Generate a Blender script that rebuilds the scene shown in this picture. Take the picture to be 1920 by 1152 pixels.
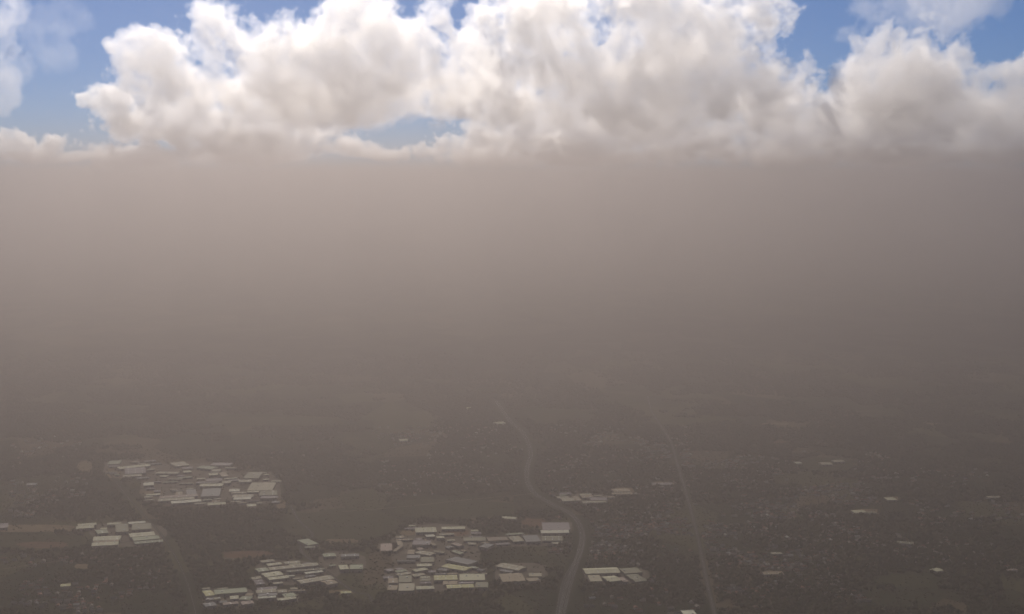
import bpy, bmesh, math, random
import numpy as np
from mathutils import Vector, Matrix, noise as mnoise

R = math.radians
sc = bpy.context.scene
for o in list(bpy.data.objects):
    bpy.data.objects.remove(o)

# ------------------------------------------------------------------ camera
CAM_H = 1200.0                       # metres above the plain
FPX = 2637.0                         # focal length in photo pixels (1920 wide)
PITCH = math.atan((576 - 336) / FPX)
cam = bpy.data.cameras.new('camera')
co = bpy.data.objects.new('camera', cam)
sc.collection.objects.link(co)
sc.camera = co
cam.sensor_width = 36.0
cam.lens = 36.0 * FPX / 1920.0
cam.clip_start = 1.0
cam.clip_end = 200000.0
co.location = (0, 0, CAM_H)
co.rotation_euler = (R(90) - PITCH, 0, 0)

# ------------------------------------------------------------------ sky, sun, exposure
SUN_AZ, SUN_EL = -10.0, 32.0
w = bpy.data.worlds.new('World')
sc.world = w
w.use_nodes = True
wn = w.node_tree
st = wn.nodes.new('ShaderNodeTexSky')
st.sky_type = 'NISHITA'
st.sun_disc = False
st.sun_elevation = R(SUN_EL)
st.sun_rotation = R(SUN_AZ)
st.altitude = 4500
st.dust_density = 0.0
st.ozone_density = 9.0
wn.links.new(st.outputs[0], wn.nodes['Background'].inputs[0])
wn.nodes['Background'].inputs[1].default_value = 0.058
sd = bpy.data.lights.new('sun', 'SUN')
sd.energy = 4.8
sd.angle = R(0.5)
sd.color = (1.0, 0.915, 0.82)
so = bpy.data.objects.new('sun', sd)
sc.collection.objects.link(so)
dv = Vector((math.sin(R(SUN_AZ)) * math.cos(R(SUN_EL)), math.cos(R(SUN_AZ)) * math.cos(R(SUN_EL)), math.sin(R(SUN_EL))))
so.rotation_euler = dv.to_track_quat('Z', 'Y').to_euler()
so.location = (0, 0, 3000)
sc.view_settings.view_transform = 'Standard'
sc.view_settings.look = 'None'
sc.view_settings.gamma = 1.0
sc.view_settings.use_curve_mapping = False
sc.view_settings.exposure = 0.04
sc.cycles.max_bounces = 14
sc.cycles.volume_bounces = 8
sc.cycles.diffuse_bounces = 2
sc.cycles.use_adaptive_sampling = True
sc.cycles.adaptive_threshold = 0.02
sc.cycles.use_denoising = True
sc.cycles.denoiser = 'OPENIMAGEDENOISE'
sc.cycles.sample_clamp_indirect = 1.2
sc.cycles.volume_step_rate = 2.5
sc.cycles.volume_max_steps = 512

# ------------------------------------------------------------------ helpers
def link(o, parent=None):
    sc.collection.objects.link(o)
    if parent is not None:
        o.parent = parent
    return o

def tag(o, label=None, cat=None, group=None, kind=None):
    if label: o['label'] = label
    if cat: o['category'] = cat
    if group: o['group'] = group
    if kind: o['kind'] = kind
    return o

def mesh_obj(name, verts, faces, mat, parent=None, smooth=False):
    me = bpy.data.meshes.new(name)
    me.from_pydata([tuple(v) for v in verts], [], faces)
    if mat is not None: me.materials.append(mat)
    if smooth: me.polygons.foreach_set('use_smooth', [True] * len(me.polygons))
    return link(bpy.data.objects.new(name, me), parent)

BOXF = [(0, 3, 2, 1), (4, 5, 6, 7), (0, 1, 5, 4), (1, 2, 6, 5), (2, 3, 7, 6), (3, 0, 4, 7)]
def box_v(x0, x1, y0, y1, z0, z1):
    return [(x0, y0, z0), (x1, y0, z0), (x1, y1, z0), (x0, y1, z0), (x0, y0, z1), (x1, y0, z1), (x1, y1, z1), (x0, y1, z1)]

CAMROT = co.rotation_euler.to_matrix()
def ray(px, py):
    return CAMROT @ Vector(((px - 960) / FPX, (576 - py) / FPX, -1))
def gp(px, py, z=0.0):
    """the point at height z of the plain that the photograph shows at (px, py)"""
    v = ray(px, py)
    return Vector((0, 0, CAM_H)) + v * ((z - CAM_H) / v.z)
def ap(px, py, dist):
    """the point in the air seen at (px, py), dist metres ahead"""
    v = ray(px, py)
    return Vector((0, 0, CAM_H)) + v * (dist / v.y)

def nodes_of(m):
    m.use_nodes = True
    t = m.node_tree
    return t, t.nodes['Principled BSDF']

def matte(name, col, rough=0.9, spec=0.1, vary=0.15, scale=0.05, col2=None):
    """weathered painted surface: base colour broken by two noises in world space"""
    m = bpy.data.materials.new(name)
    t, b = nodes_of(m)
    b.inputs['Roughness'].default_value = rough
    b.inputs['Specular IOR Level'].default_value = spec
    g = t.nodes.new('ShaderNodeNewGeometry')
    n = t.nodes.new('ShaderNodeTexNoise')
    n.inputs['Scale'].default_value = scale
    n.inputs['Detail'].default_value = 5
    n.inputs['Roughness'].default_value = 0.65
    t.links.new(g.outputs['Position'], n.inputs['Vector'])
    r = t.nodes.new('ShaderNodeMapRange')
    r.inputs['From Min'].default_value = 0.3
    r.inputs['From Max'].default_value = 0.7
    t.links.new(n.outputs[0], r.inputs[0])
    mx = t.nodes.new('ShaderNodeMix')
    mx.data_type = 'RGBA'
    c2 = col2 or tuple(c * (1 - 2 * vary) for c in col)
    mx.inputs[6].default_value = (*col, 1)
    mx.inputs[7].default_value = (*c2, 1)
    t.links.new(r.outputs[0], mx.inputs[0])
    t.links.new(mx.outputs[2], b.inputs['Base Color'])
    return m

# ------------------------------------------------------------------ haze (one closed box round camera and ground)
HAZE_TOP = CAM_H + 165
GX, GY0, GY1 = 29000.0, -14000.0, 41500.0
hz = bpy.data.materials.new('haze')
hz.use_nodes = True
ht = hz.node_tree
ht.nodes.clear()
ho = ht.nodes.new('ShaderNodeOutputMaterial')
hv = ht.nodes.new('ShaderNodeVolumePrincipled')
for k in ('Density Attribute', 'Color Attribute', 'Temperature Attribute'):
    hv.inputs[k].default_value = ''
hv.inputs['Density'].default_value = 0.000182
hv.inputs['Anisotropy'].default_value = 0.81
hv.inputs['Color'].default_value = (0.425, 0.384, 0.368, 1)
ht.links.new(hv.outputs[0], ho.inputs['Volume'])
haze = mesh_obj('haze', box_v(-GX - 500, GX + 500, GY0 - 500, GY1 + 500, -1.0, HAZE_TOP), BOXF, hz)
tag(haze, kind='stuff')

# ------------------------------------------------------------------ ground
gm = bpy.data.materials.new('ground_cover')
t, b = nodes_of(gm)
b.inputs['Roughness'].default_value = 1.0
b.inputs['Specular IOR Level'].default_value = 0.0
g = t.nodes.new('ShaderNodeNewGeometry')
def gnoise(scale, detail=6, rough=0.6, off=0.0, stretch=None):
    src = g.outputs['Position']
    mp = t.nodes.new('ShaderNodeMapping')
    mp.inputs['Location'].default_value = (off, off * 0.7, 0)
    if stretch: mp.inputs['Scale'].default_value = stretch
    t.links.new(src, mp.inputs[0])
    n = t.nodes.new('ShaderNodeTexNoise')
    n.inputs['Scale'].default_value = scale
    n.inputs['Detail'].default_value = detail
    n.inputs['Roughness'].default_value = rough
    t.links.new(mp.outputs[0], n.inputs['Vector'])
    return n.outputs[0]
def ramp(val, a, c):
    r = t.nodes.new('ShaderNodeMapRange')
    r.interpolation_type = 'SMOOTHSTEP'
    r.inputs['From Min'].default_value = a
    r.inputs['From Max'].default_value = c
    t.links.new(val, r.inputs[0])
    return r.outputs[0]
def mixc(fac, a, c):
    mx = t.nodes.new('ShaderNodeMix')
    mx.data_type = 'RGBA'
    for i, q in ((6, a), (7, c)):
        if isinstance(q, tuple): mx.inputs[i].default_value = (*q, 1)
        else: t.links.new(q, mx.inputs[i])
    t.links.new(fac, mx.inputs[0])
    return mx.outputs[2]
c = mixc(ramp(gnoise(1 / 900.0), 0.42, 0.60), (0.016, 0.021, 0.011), (0.040, 0.043, 0.022))
c = mixc(ramp(gnoise(1 / 260.0, 7, 0.7, 3000), 0.52, 0.72), c, (0.070, 0.060, 0.036))
c = mixc(ramp(gnoise(1 / 45.0, 6, 0.75, 900), 0.45, 0.75), c, (0.018, 0.022, 0.012))
c = mixc(ramp(gnoise(1 / 1500.0, 4, 0.6, 7000, (1, 2.2, 1)), 0.60, 0.68), c, (0.085, 0.07, 0.043))
vo = t.nodes.new('ShaderNodeTexVoronoi')
vo.inputs['Scale'].default_value = 1 / 240.0
vo.inputs['Randomness'].default_value = 0.85
mpv = t.nodes.new('ShaderNodeMapping')
mpv.inputs['Rotation'].default_value = (0, 0, 0.35)
mpv.inputs['Scale'].default_value = (1.0, 0.55, 1.0)
t.links.new(g.outputs['Position'], mpv.inputs[0])
t.links.new(mpv.outputs[0], vo.inputs['Vector'])
sepc = t.nodes.new('ShaderNodeSeparateColor')
t.links.new(vo.outputs['Color'], sepc.inputs[0])
c = mixc(ramp(sepc.outputs[0], 0.62, 0.66), c, (0.055, 0.055, 0.027))
c = mixc(ramp(sepc.outputs[1], 0.80, 0.83), c, (0.085, 0.068, 0.042))
c = mixc(ramp(sepc.outputs[2], 0.70, 0.74), c, (0.017, 0.022, 0.011))
t.links.new(c, b.inputs['Base Color'])
gv, gf = [], []
xs = np.linspace(-GX, GX, 30)
ysg = np.linspace(GY0, GY1, 30)
for yy in ysg:
    for xx in xs:
        gv.append((xx, yy, 0.0))
for j in range(29):
    for i in range(29):
        a = j * 30 + i
        gf.append((a, a + 1, a + 31, a + 30))
tag(mesh_obj('ground', gv, gf, gm), kind='structure')

# ------------------------------------------------------------------ materials
ROOFS = {
    'white':  ((0.70, 0.69, 0.52), 'white'),
    'cream':  ((0.56, 0.54, 0.35), 'cream'),
    'yellow': ((0.54, 0.51, 0.24), 'yellowish'),
    'green':  ((0.33, 0.36, 0.23), 'pale green'),
    'beige':  ((0.38, 0.345, 0.23), 'beige'),
    'olive':  ((0.22, 0.215, 0.135), 'olive'),
    'grey':   ((0.20, 0.20, 0.19), 'grey'),
    'mauve':  ((0.23, 0.20, 0.20), 'mauve grey'),
    'tan':    ((0.31, 0.245, 0.15), 'tan'),
    'brown':  ((0.20, 0.15, 0.10), 'brown'),
    'pink':   ((0.36, 0.275, 0.22), 'pinkish'),
}
RM = {k: matte('roof_' + k, v[0], 0.75, 0.12, 0.10, 0.06) for k, v in ROOFS.items()}
M_WALL = matte('wall_render', (0.42, 0.40, 0.36), 0.9, 0.1, 0.12, 0.1)
M_DOOR = matte('door_metal', (0.16, 0.17, 0.18), 0.6, 0.3, 0.1, 0.3)
M_LIGHT = matte('skylight_plastic', (0.60, 0.62, 0.60), 0.5, 0.3, 0.05, 0.3)
M_VENT = matte('vent_metal', (0.38, 0.38, 0.38), 0.5, 0.3, 0.1, 0.3)
M_YARD = matte('yard_concrete', (0.155, 0.133, 0.10), 0.95, 0.02, 0.22, 0.03)
M_SOIL = matte('bare_soil', (0.24, 0.185, 0.115), 1.0, 0.0, 0.2, 0.015, (0.12, 0.092, 0.058))
M_SOILR = matte('red_soil', (0.17, 0.10, 0.062), 1.0, 0.0, 0.2, 0.015, (0.09, 0.06, 0.04))
M_GRASS = matte('dry_grass', (0.052, 0.055, 0.027), 1.0, 0.0, 0.2, 0.012, (0.026, 0.030, 0.015))
M_ASPH = matte('asphalt', (0.056, 0.053, 0.049), 0.95, 0.02, 0.15, 0.05)
M_PALE = matte('pale_asphalt', (0.075, 0.07, 0.064), 0.95, 0.02, 0.15, 0.05)
M_ASPHD = matte('old_asphalt', (0.036, 0.034, 0.031), 0.95, 0.02, 0.15, 0.05)
M_VERGE = matte('road_verge', (0.034, 0.033, 0.021), 1.0, 0.0, 0.2, 0.05)
M_LINE = matte('road_paint', (0.75, 0.74, 0.70), 0.7, 0.1, 0.05, 0.3)
M_TRACK = matte('dirt_track', (0.20, 0.16, 0.11), 1.0, 0.0, 0.2, 0.03)

# ------------------------------------------------------------------ roads
def spline(pts, step=25.0):
    P = [gp(x, y) for x, y in pts]
    P = [2 * P[0] - P[1]] + P + [2 * P[-1] - P[-2]]
    out = []
    for i in range(1, len(P) - 2):
        n = max(2, int((P[i + 1] - P[i]).length / step))
        for k in range(n):
            s = k / n
            a, b_, c_, d_ = P[i - 1], P[i], P[i + 1], P[i + 2]
            out.append(0.5 * ((2 * b_) + (c_ - a) * s + (2 * a - 5 * b_ + 4 * c_ - d_) * s * s + (3 * b_ - a - 3 * c_ + d_) * s ** 3))
    out.append(P[-2])
    return out
def strip(C, lo, hi, z):
    v, f = [], []
    for i, p in enumerate(C):
        a = C[max(0, i - 1)]
        c_ = C[min(len(C) - 1, i + 1)]
        d = (c_ - a); d.z = 0; d.normalize()
        n = Vector((d.y, -d.x, 0))
        for q in (p + n * lo, p + n * hi):
            v.append((q.x, q.y, z))
        if i: f.append((2 * i - 2, 2 * i - 1, 2 * i + 1, 2 * i))
    return v, f
def road(name, pts, half, z=0.20, mat=None, verge=4.0, lines=(), median=None):
    C = spline(pts)
    o = mesh_obj(name, *strip(C, -half, half, z), mat or M_ASPH)
    tag(o, kind='structure')
    if verge:
        for s in (-1, 1):
            a, b_ = sorted((s * half, s * (half + verge)))
            mesh_obj('verge', *strip(C, a, b_, z - 0.06), M_VERGE, o)
    for l in lines:
        mesh_obj('painted_line', *strip(C, l - 0.07, l + 0.07, z + 0.05), M_LINE, o)
    if median:
        v1, f1 = strip(C, -median, median, z + 0.12)
        mesh_obj('median_strip', v1, f1, M_VERGE, o)
    return o
HWY = [(930, 752), (955, 788), (976, 806), (990, 828), (995, 852), (989, 876), (988, 900), (1002, 925), (1035, 945), (1068, 962), (1085, 982),
       (1092, 1006), (1088, 1032), (1078, 1062), (1068, 1092), (1060, 1122), (1054, 1152), (1050, 1210)]
road('motorway', HWY, 9.5, 0.20, verge=4, lines=(-8.9, -5.6, -2.3, 2.3, 5.6, 8.9), median=1.6)
road('slip_road', [(1093, 1018), (1084, 1045), (1066, 1072), (1056, 1095), (1050, 1125), (1044, 1160)], 5, 0.24, verge=4, lines=(-4.2, 4.2))
AVE = [(1214, 742), (1222, 772), (1240, 800), (1258, 830), (1270, 870), (1285, 920), (1299, 970), (1311, 1020), (1321, 1070), (1330, 1110), (1340, 1152), (1350, 1200)]
road('straight_road', AVE, 5.5, 0.20, M_PALE, verge=3, lines=(0,))
road('side_road', [(200, 880), (236, 928), (272, 968), (308, 1010), (332, 1050), (350, 1090), (362, 1130), (372, 1170)], 2.8, 0.20, M_ASPHD, verge=2, lines=(0,))
road('estate_lane', [(545, 948), (560, 975), (582, 996), (586, 1006), (572, 1016), (563, 1028), (574, 1044), (600, 1062), (622, 1080), (646, 1098), (668, 1112), (690, 1115), (697, 1128)], 5, 0.20, verge=2, lines=(0,))
road('dirt_track', [(866, 1000), (872, 990), (882, 981), (900, 976), (930, 973), (955, 974), (970, 979), (978, 987), (981, 996)], 3.5, 0.18, M_TRACK, verge=0)
road('dirt_track', [(398, 1022), (412, 1016), (428, 1011), (446, 1009)], 4, 0.18, M_TRACK, verge=0)
road('dirt_track', [(560, 1126), (600, 1120), (640, 1115), (668, 1112)], 3, 0.18, M_TRACK, verge=0)
road('dirt_track', [(1385, 1152), (1410, 1140), (1440, 1132)], 6, 0.18, M_TRACK, verge=0)
road('dirt_track', [(640, 960), (760, 950), (870, 938), (960, 930), (1002, 925)], 3, 0.18, M_TRACK, verge=0)
road('dirt_track', [(0, 1068), (90, 1055), (200, 1042), (325, 1034)], 3, 0.18, M_TRACK, verge=0)

for q in ([(1090, 1010), (1130, 1003), (1200, 996), (1302, 982)], [(1095, 1050), (1160, 1046), (1240, 1042), (1316, 1042)], [(1088, 1098), (1150, 1100), (1230, 1096), (1326, 1092)],
          [(1304, 990), (1360, 986), (1430, 978), (1500, 974)], [(1318, 1052), (1380, 1048), (1470, 1038), (1560, 1034)], [(1328, 1100), (1400, 1094), (1490, 1088)],
          [(1272, 880), (1200, 884), (1120, 886), (995, 880)], [(1290, 940), (1380, 930), (1480, 924)], [(1092, 1006), (1068, 1003), (1000, 1004), (862, 1008)],
          [(720, 1064), (800, 1064), (916, 1063), (926, 1075), (924, 1098)], [(310, 1010), (240, 1016), (190, 1029)], [(232, 924), (280, 915), (372, 914), (432, 913), (500, 921)], [(362, 1126), (380, 1128), (478, 1127), (560, 1128)]):
    road('side_street', q, 3.0, 0.26, M_ASPHD, verge=0)

# ------------------------------------------------------------------ open patches: yards, soil, dry grass
def patch(name, cx, cy, rx, ry, mat, z, seed, n=26, rough=0.25, power=1.0):
    v = []
    for k in range(n):
        a = 2 * math.pi * k / n
        q = 1 + rough * (mnoise.noise(Vector((math.cos(a) * 1.5, math.sin(a) * 1.5, seed * 5.3))) + 0.5 * mnoise.noise(Vector((math.cos(a) * 4, math.sin(a) * 4, seed * 2.1))))
        ca, sa = math.cos(a), math.sin(a)
        ca = math.copysign(abs(ca) ** power, ca); sa = math.copysign(abs(sa) ** power, sa)
        p = gp(cx + rx * ca * q, cy + ry * sa * q)
        v.append((p.x, p.y, z))
    o = mesh_obj(name, v[::-1], [tuple(range(n))], mat)
    return tag(o, kind='structure')
PATCHES = []
def P_(name, x0, x1, y0, y1, mat, z, power=0.6, rough=0.25):
    PATCHES.append((x0, x1, y0, y1))
    patch(name, (x0 + x1) / 2, (y0 + y1) / 2, (x1 - x0) / 2, (y1 - y0) / 2, mat, z, len(PATCHES), 40, rough, power)
# paved yards of the estates
P_('paved_yard', 192, 284, 864, 896, M_YARD, 0.10)
P_('paved_yard', 262, 445, 868, 950, M_YARD, 0.10)
P_('paved_yard', 426, 526, 884, 950, M_YARD, 0.11)
P_('paved_yard', 168, 308, 980, 1026, M_YARD, 0.10)
P_('paved_yard', 380, 478, 1104, 1140, M_YARD, 0.10, 0.5)
P_('paved_yard', 478, 560, 1105, 1130, M_YARD, 0.11, 0.5)
P_('paved_yard', 476, 640, 1052, 1100, M_YARD, 0.10)
P_('paved_yard', 600, 684, 1036, 1072, M_YARD, 0.11)
P_('paved_yard', 708, 748, 1017, 1037, M_YARD, 0.10, 0.5)
P_('paved_yard', 745, 900, 986, 1064, M_YARD, 0.10)
P_('paved_yard', 722, 916, 1060, 1109, M_YARD, 0.11, 0.4, 0.12)
P_('paved_yard', 925, 1020, 1056, 1096, M_YARD, 0.12, 0.5)
P_('paved_yard', 862, 1058, 1003, 1024, M_YARD, 0.13)
P_('paved_yard', 1012, 1070, 978, 1001, M_YARD, 0.12, 0.4)
P_('paved_yard', 1096, 1214, 1065, 1096, M_YARD, 0.10, 0.4, 0.12)
P_('paved_yard', 1046, 1146, 927, 945, M_YARD, 0.10)
# bare soil and dry grass
P_('bare_soil', 146, 172, 866, 886, M_SOIL, 0.14)
P_('bare_soil', 198, 226, 878, 896, M_SOIL, 0.15)
P_('bare_soil', -30, 142, 984, 998, M_SOIL, 0.10)
P_('dry_grass', -30, 165, 1003, 1030, M_GRASS, 0.06)
P_('bare_soil', 36, 130, 1017, 1028, M_SOILR, 0.14)
P_('bare_soil', 262, 306, 920, 927, M_SOIL, 0.15)
P_('bare_soil', 518, 536, 938, 956, M_SOIL, 0.14)
P_('bare_soil', 420, 510, 1034, 1047, M_SOILR, 0.14)
P_('bare_soil', 406, 440, 1046, 1051, M_YARD, 0.15)
P_('bare_soil', 608, 672, 1011, 1019, M_SOIL, 0.14)
P_('bare_soil', 618, 662, 1106, 1115, M_SOIL, 0.14)
P_('bare_soil', 752, 784, 994, 1004, M_SOIL, 0.16)
P_('bare_soil', 836, 880, 994, 1004, M_SOILR, 0.16)
P_('dry_grass', 540, 740, 955, 1012, M_GRASS, 0.06, 0.8)
P_('dry_grass', 735, 960, 936, 972, M_GRASS, 0.06, 0.8)
P_('bare_soil', 980, 1024, 972, 988, M_SOILR, 0.14)
P_('bare_soil', 140, 168, 1058, 1067, M_SOIL, 0.14)
P_('bare_soil', 1150, 1190, 915, 929, M_SOIL, 0.14)
P_('bare_soil', 1222, 1264, 904, 912, M_SOIL, 0.14)
P_('bare_soil', 1430, 1472, 1071, 1078, M_SOIL, 0.14)
P_('bare_soil', 1428, 1480, 793, 797, M_SOIL, 0.14)
P_('bare_soil', 1728, 1768, 794, 797, M_SOIL, 0.14)
P_('bare_soil', 1450, 1478, 828, 833, M_SOILR, 0.14)
P_('dry_grass', 1500, 1600, 858, 884, M_GRASS, 0.06)
P_('bare_soil', 1596, 1648, 955, 965, M_SOIL, 0.14)
P_('bare_soil', 1660, 1684, 931, 939, M_SOIL, 0.14)
P_('dry_grass', 1640, 1760, 1078, 1100, M_GRASS, 0.06)
P_('dry_grass', 380, 640, 782, 800, M_GRASS, 0.06)

# ------------------------------------------------------------------ warehouses
FOOT = []            # footprints that keep woodland and houses off
rnd = random.Random(7)

def prism(u0, u1, v0, v1, z0, z1, along_u=True):
    """closed gable prism"""
    if along_u:
        m = (v0 + v1) / 2
        return ([(u0, v0, z0), (u1, v0, z0), (u1, v1, z0), (u0, v1, z0), (u0, m, z1), (u1, m, z1)],
                [(0, 3, 2, 1), (0, 1, 5, 4), (2, 3, 4, 5), (1, 2, 5), (3, 0, 4)])
    m = (u0 + u1) / 2
    return ([(u0, v0, z0), (u1, v0, z0), (u1, v1, z0), (u0, v1, z0), (m, v0, z1), (m, v1, z1)],
            [(0, 3, 2, 1), (1, 2, 5, 4), (3, 0, 4, 5), (0, 1, 4), (2, 3, 5)])

def footprint(FL, FR, By, h):
    A, B = gp(*FL, h), gp(*FR, h)
    u = B - A; u.z = 0
    W = u.length
    u.normalize()
    n = Vector((-u.y, u.x, 0))
    D = max(10.0, (gp(FL[0], By, h).y - A.y) / max(0.3, n.y))
    C = A + u * W / 2 + n * D / 2
    return [C.x, C.y, u.x, u.y, W / 2, D / 2]
def clash(p, q, gap=2.0):
    for ax in ((p[2], p[3]), (-p[3], p[2]), (q[2], q[3]), (-q[3], q[2])):
        d = abs((p[0] - q[0]) * ax[0] + (p[1] - q[1]) * ax[1])
        ext = lambda f: abs(f[2] * ax[0] + f[3] * ax[1]) * f[4] + abs(-f[3] * ax[0] + f[2] * ax[1]) * f[5]
        if d > ext(p) + ext(q) + gap: return False
    return True
def grow(F):
    for _ in range(7):
        for i, f in enumerate(F):
            for k, lim in ((5, 1.4), (4, 1.12)):
                g2 = list(f)
                step = f[k] * .05
                if f[k] + step > F0[i][k] * lim: continue
                g2[k] += step
                near = [q for j, q in enumerate(F) if j != i and abs(q[0] - f[0]) + abs(q[1] - f[1]) < 500]
                if not any(clash(g2, q) for q in near): f[k] = g2[k]
    return F

def warehouse(fp, h, roof, label, style='gable', group='warehouses of the industrial estates', name='warehouse', cat='warehouse'):
    cx, cy, ux, uy, w2, d2 = fp
    u = Vector((ux, uy, 0))
    W, D = w2 * 2, d2 * 2
    C = Vector((cx, cy, 0))
    root = bpy.data.objects.new(name, None)
    root.empty_display_size = 5
    link(root)
    root.location = (C.x, C.y, 0)
    root.rotation_euler = (0, 0, math.atan2(u.y, u.x))
    tag(root, label, cat, group)
    FOOT.append(tuple(fp))
    mesh_obj('wall', box_v(-w2 + .5, w2 - .5, -d2 + .5, d2 - .5, 0, h - .02), BOXF, M_WALL, root)
    rm = RM[roof]
    if style == 'flat':
        mesh_obj('roof', box_v(-w2, w2, -d2, d2, h, h + .5), BOXF, rm, root)
        pv, pf = [], []
        for q in (box_v(-w2, w2, -d2, -d2 + .6, h + .5, h + 1.5), box_v(-w2, w2, d2 - .6, d2, h + .5, h + 1.5),
                  box_v(-w2, -w2 + .6, -d2 + .6, d2 - .6, h + .5, h + 1.5), box_v(w2 - .6, w2, -d2 + .6, d2 - .6, h + .5, h + 1.5)):
            pf += [tuple(i + len(pv) for i in f) for f in BOXF]
            pv += q
        mesh_obj('parapet', pv, pf, rm, root)
        for k in range(max(1, min(4, int(W * D / 2500)))):
            x, y = rnd.uniform(-.7, .7) * w2, rnd.uniform(-.6, .6) * d2
            s = rnd.uniform(1.5, 3)
            mesh_obj('air_unit', box_v(x - s, x + s, y - s, y + s, h + .5, h + 2.6), BOXF, M_VENT, root)
    else:
        along = style != 'ribbed'
        span = D if along else W
        bays = max(1, round(span / (42 if along else 22)))
        for k in range(bays):
            s0, s1 = -span / 2 + span * k / bays + .15, -span / 2 + span * (k + 1) / bays - .15
            rise = (s1 - s0) * rnd.uniform(.03, .045) + .5
            vv, ff = prism(-w2, w2, s0, s1, h, h + rise, True) if along else prism(s0, s1, -d2, d2, h, h + rise, False)
            r = mesh_obj('roof', vv, ff, rm, root)
            m = (s0 + s1) / 2
            if along:
                mesh_obj('ridge_cap', box_v(-w2 + .4, w2 - .4, m - .5, m + .5, h + rise - .12, h + rise + .22), BOXF, rm, r)
                nl = min(5, int(W / 22)) if s1 - s0 > 14 else 0
                for q in range(nl):
                    x = -w2 + W * (q + .5) / nl
                    for sgn in (-1, 1):
                        y0, y1 = sorted((m + sgn * (s1 - s0) * .12, m + sgn * (s1 - s0) * .38))
                        zz = lambda y: h + rise * (1 - abs(y - m) / ((s1 - s0) / 2))
                        lv = [(x - .8, y0, zz(y0) + .08), (x + .8, y0, zz(y0) + .08), (x + .8, y1, zz(y1) + .08), (x - .8, y1, zz(y1) + .08)]
                        mesh_obj('skylight', lv + [(a, b_, c_ - .3) for a, b_, c_ in lv], [(0, 1, 2, 3), (7, 6, 5, 4), (0, 4, 5, 1), (1, 5, 6, 2), (2, 6, 7, 3), (3, 7, 4, 0)], M_LIGHT, r)
        for q in range(min(3, int(W / 30))):
            x = rnd.uniform(-.7, .7) * w2
            y = rnd.uniform(-.3, .3) * d2
            mesh_obj('roof_vent', box_v(x - 1, x + 1, y - 1, y + 1, h + .1, h + 4.0), BOXF, M_VENT, root)
    nd = max(1, min(6, int(W / 16)))
    for q in range(nd):
        x = -w2 + W * (q + .5) / nd
        mesh_obj('loading_door', box_v(x - 2.2, x + 2.2, -d2 + .35, -d2 + .7, 0.05, 4.8), BOXF, M_DOOR, root)
    return root

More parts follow.
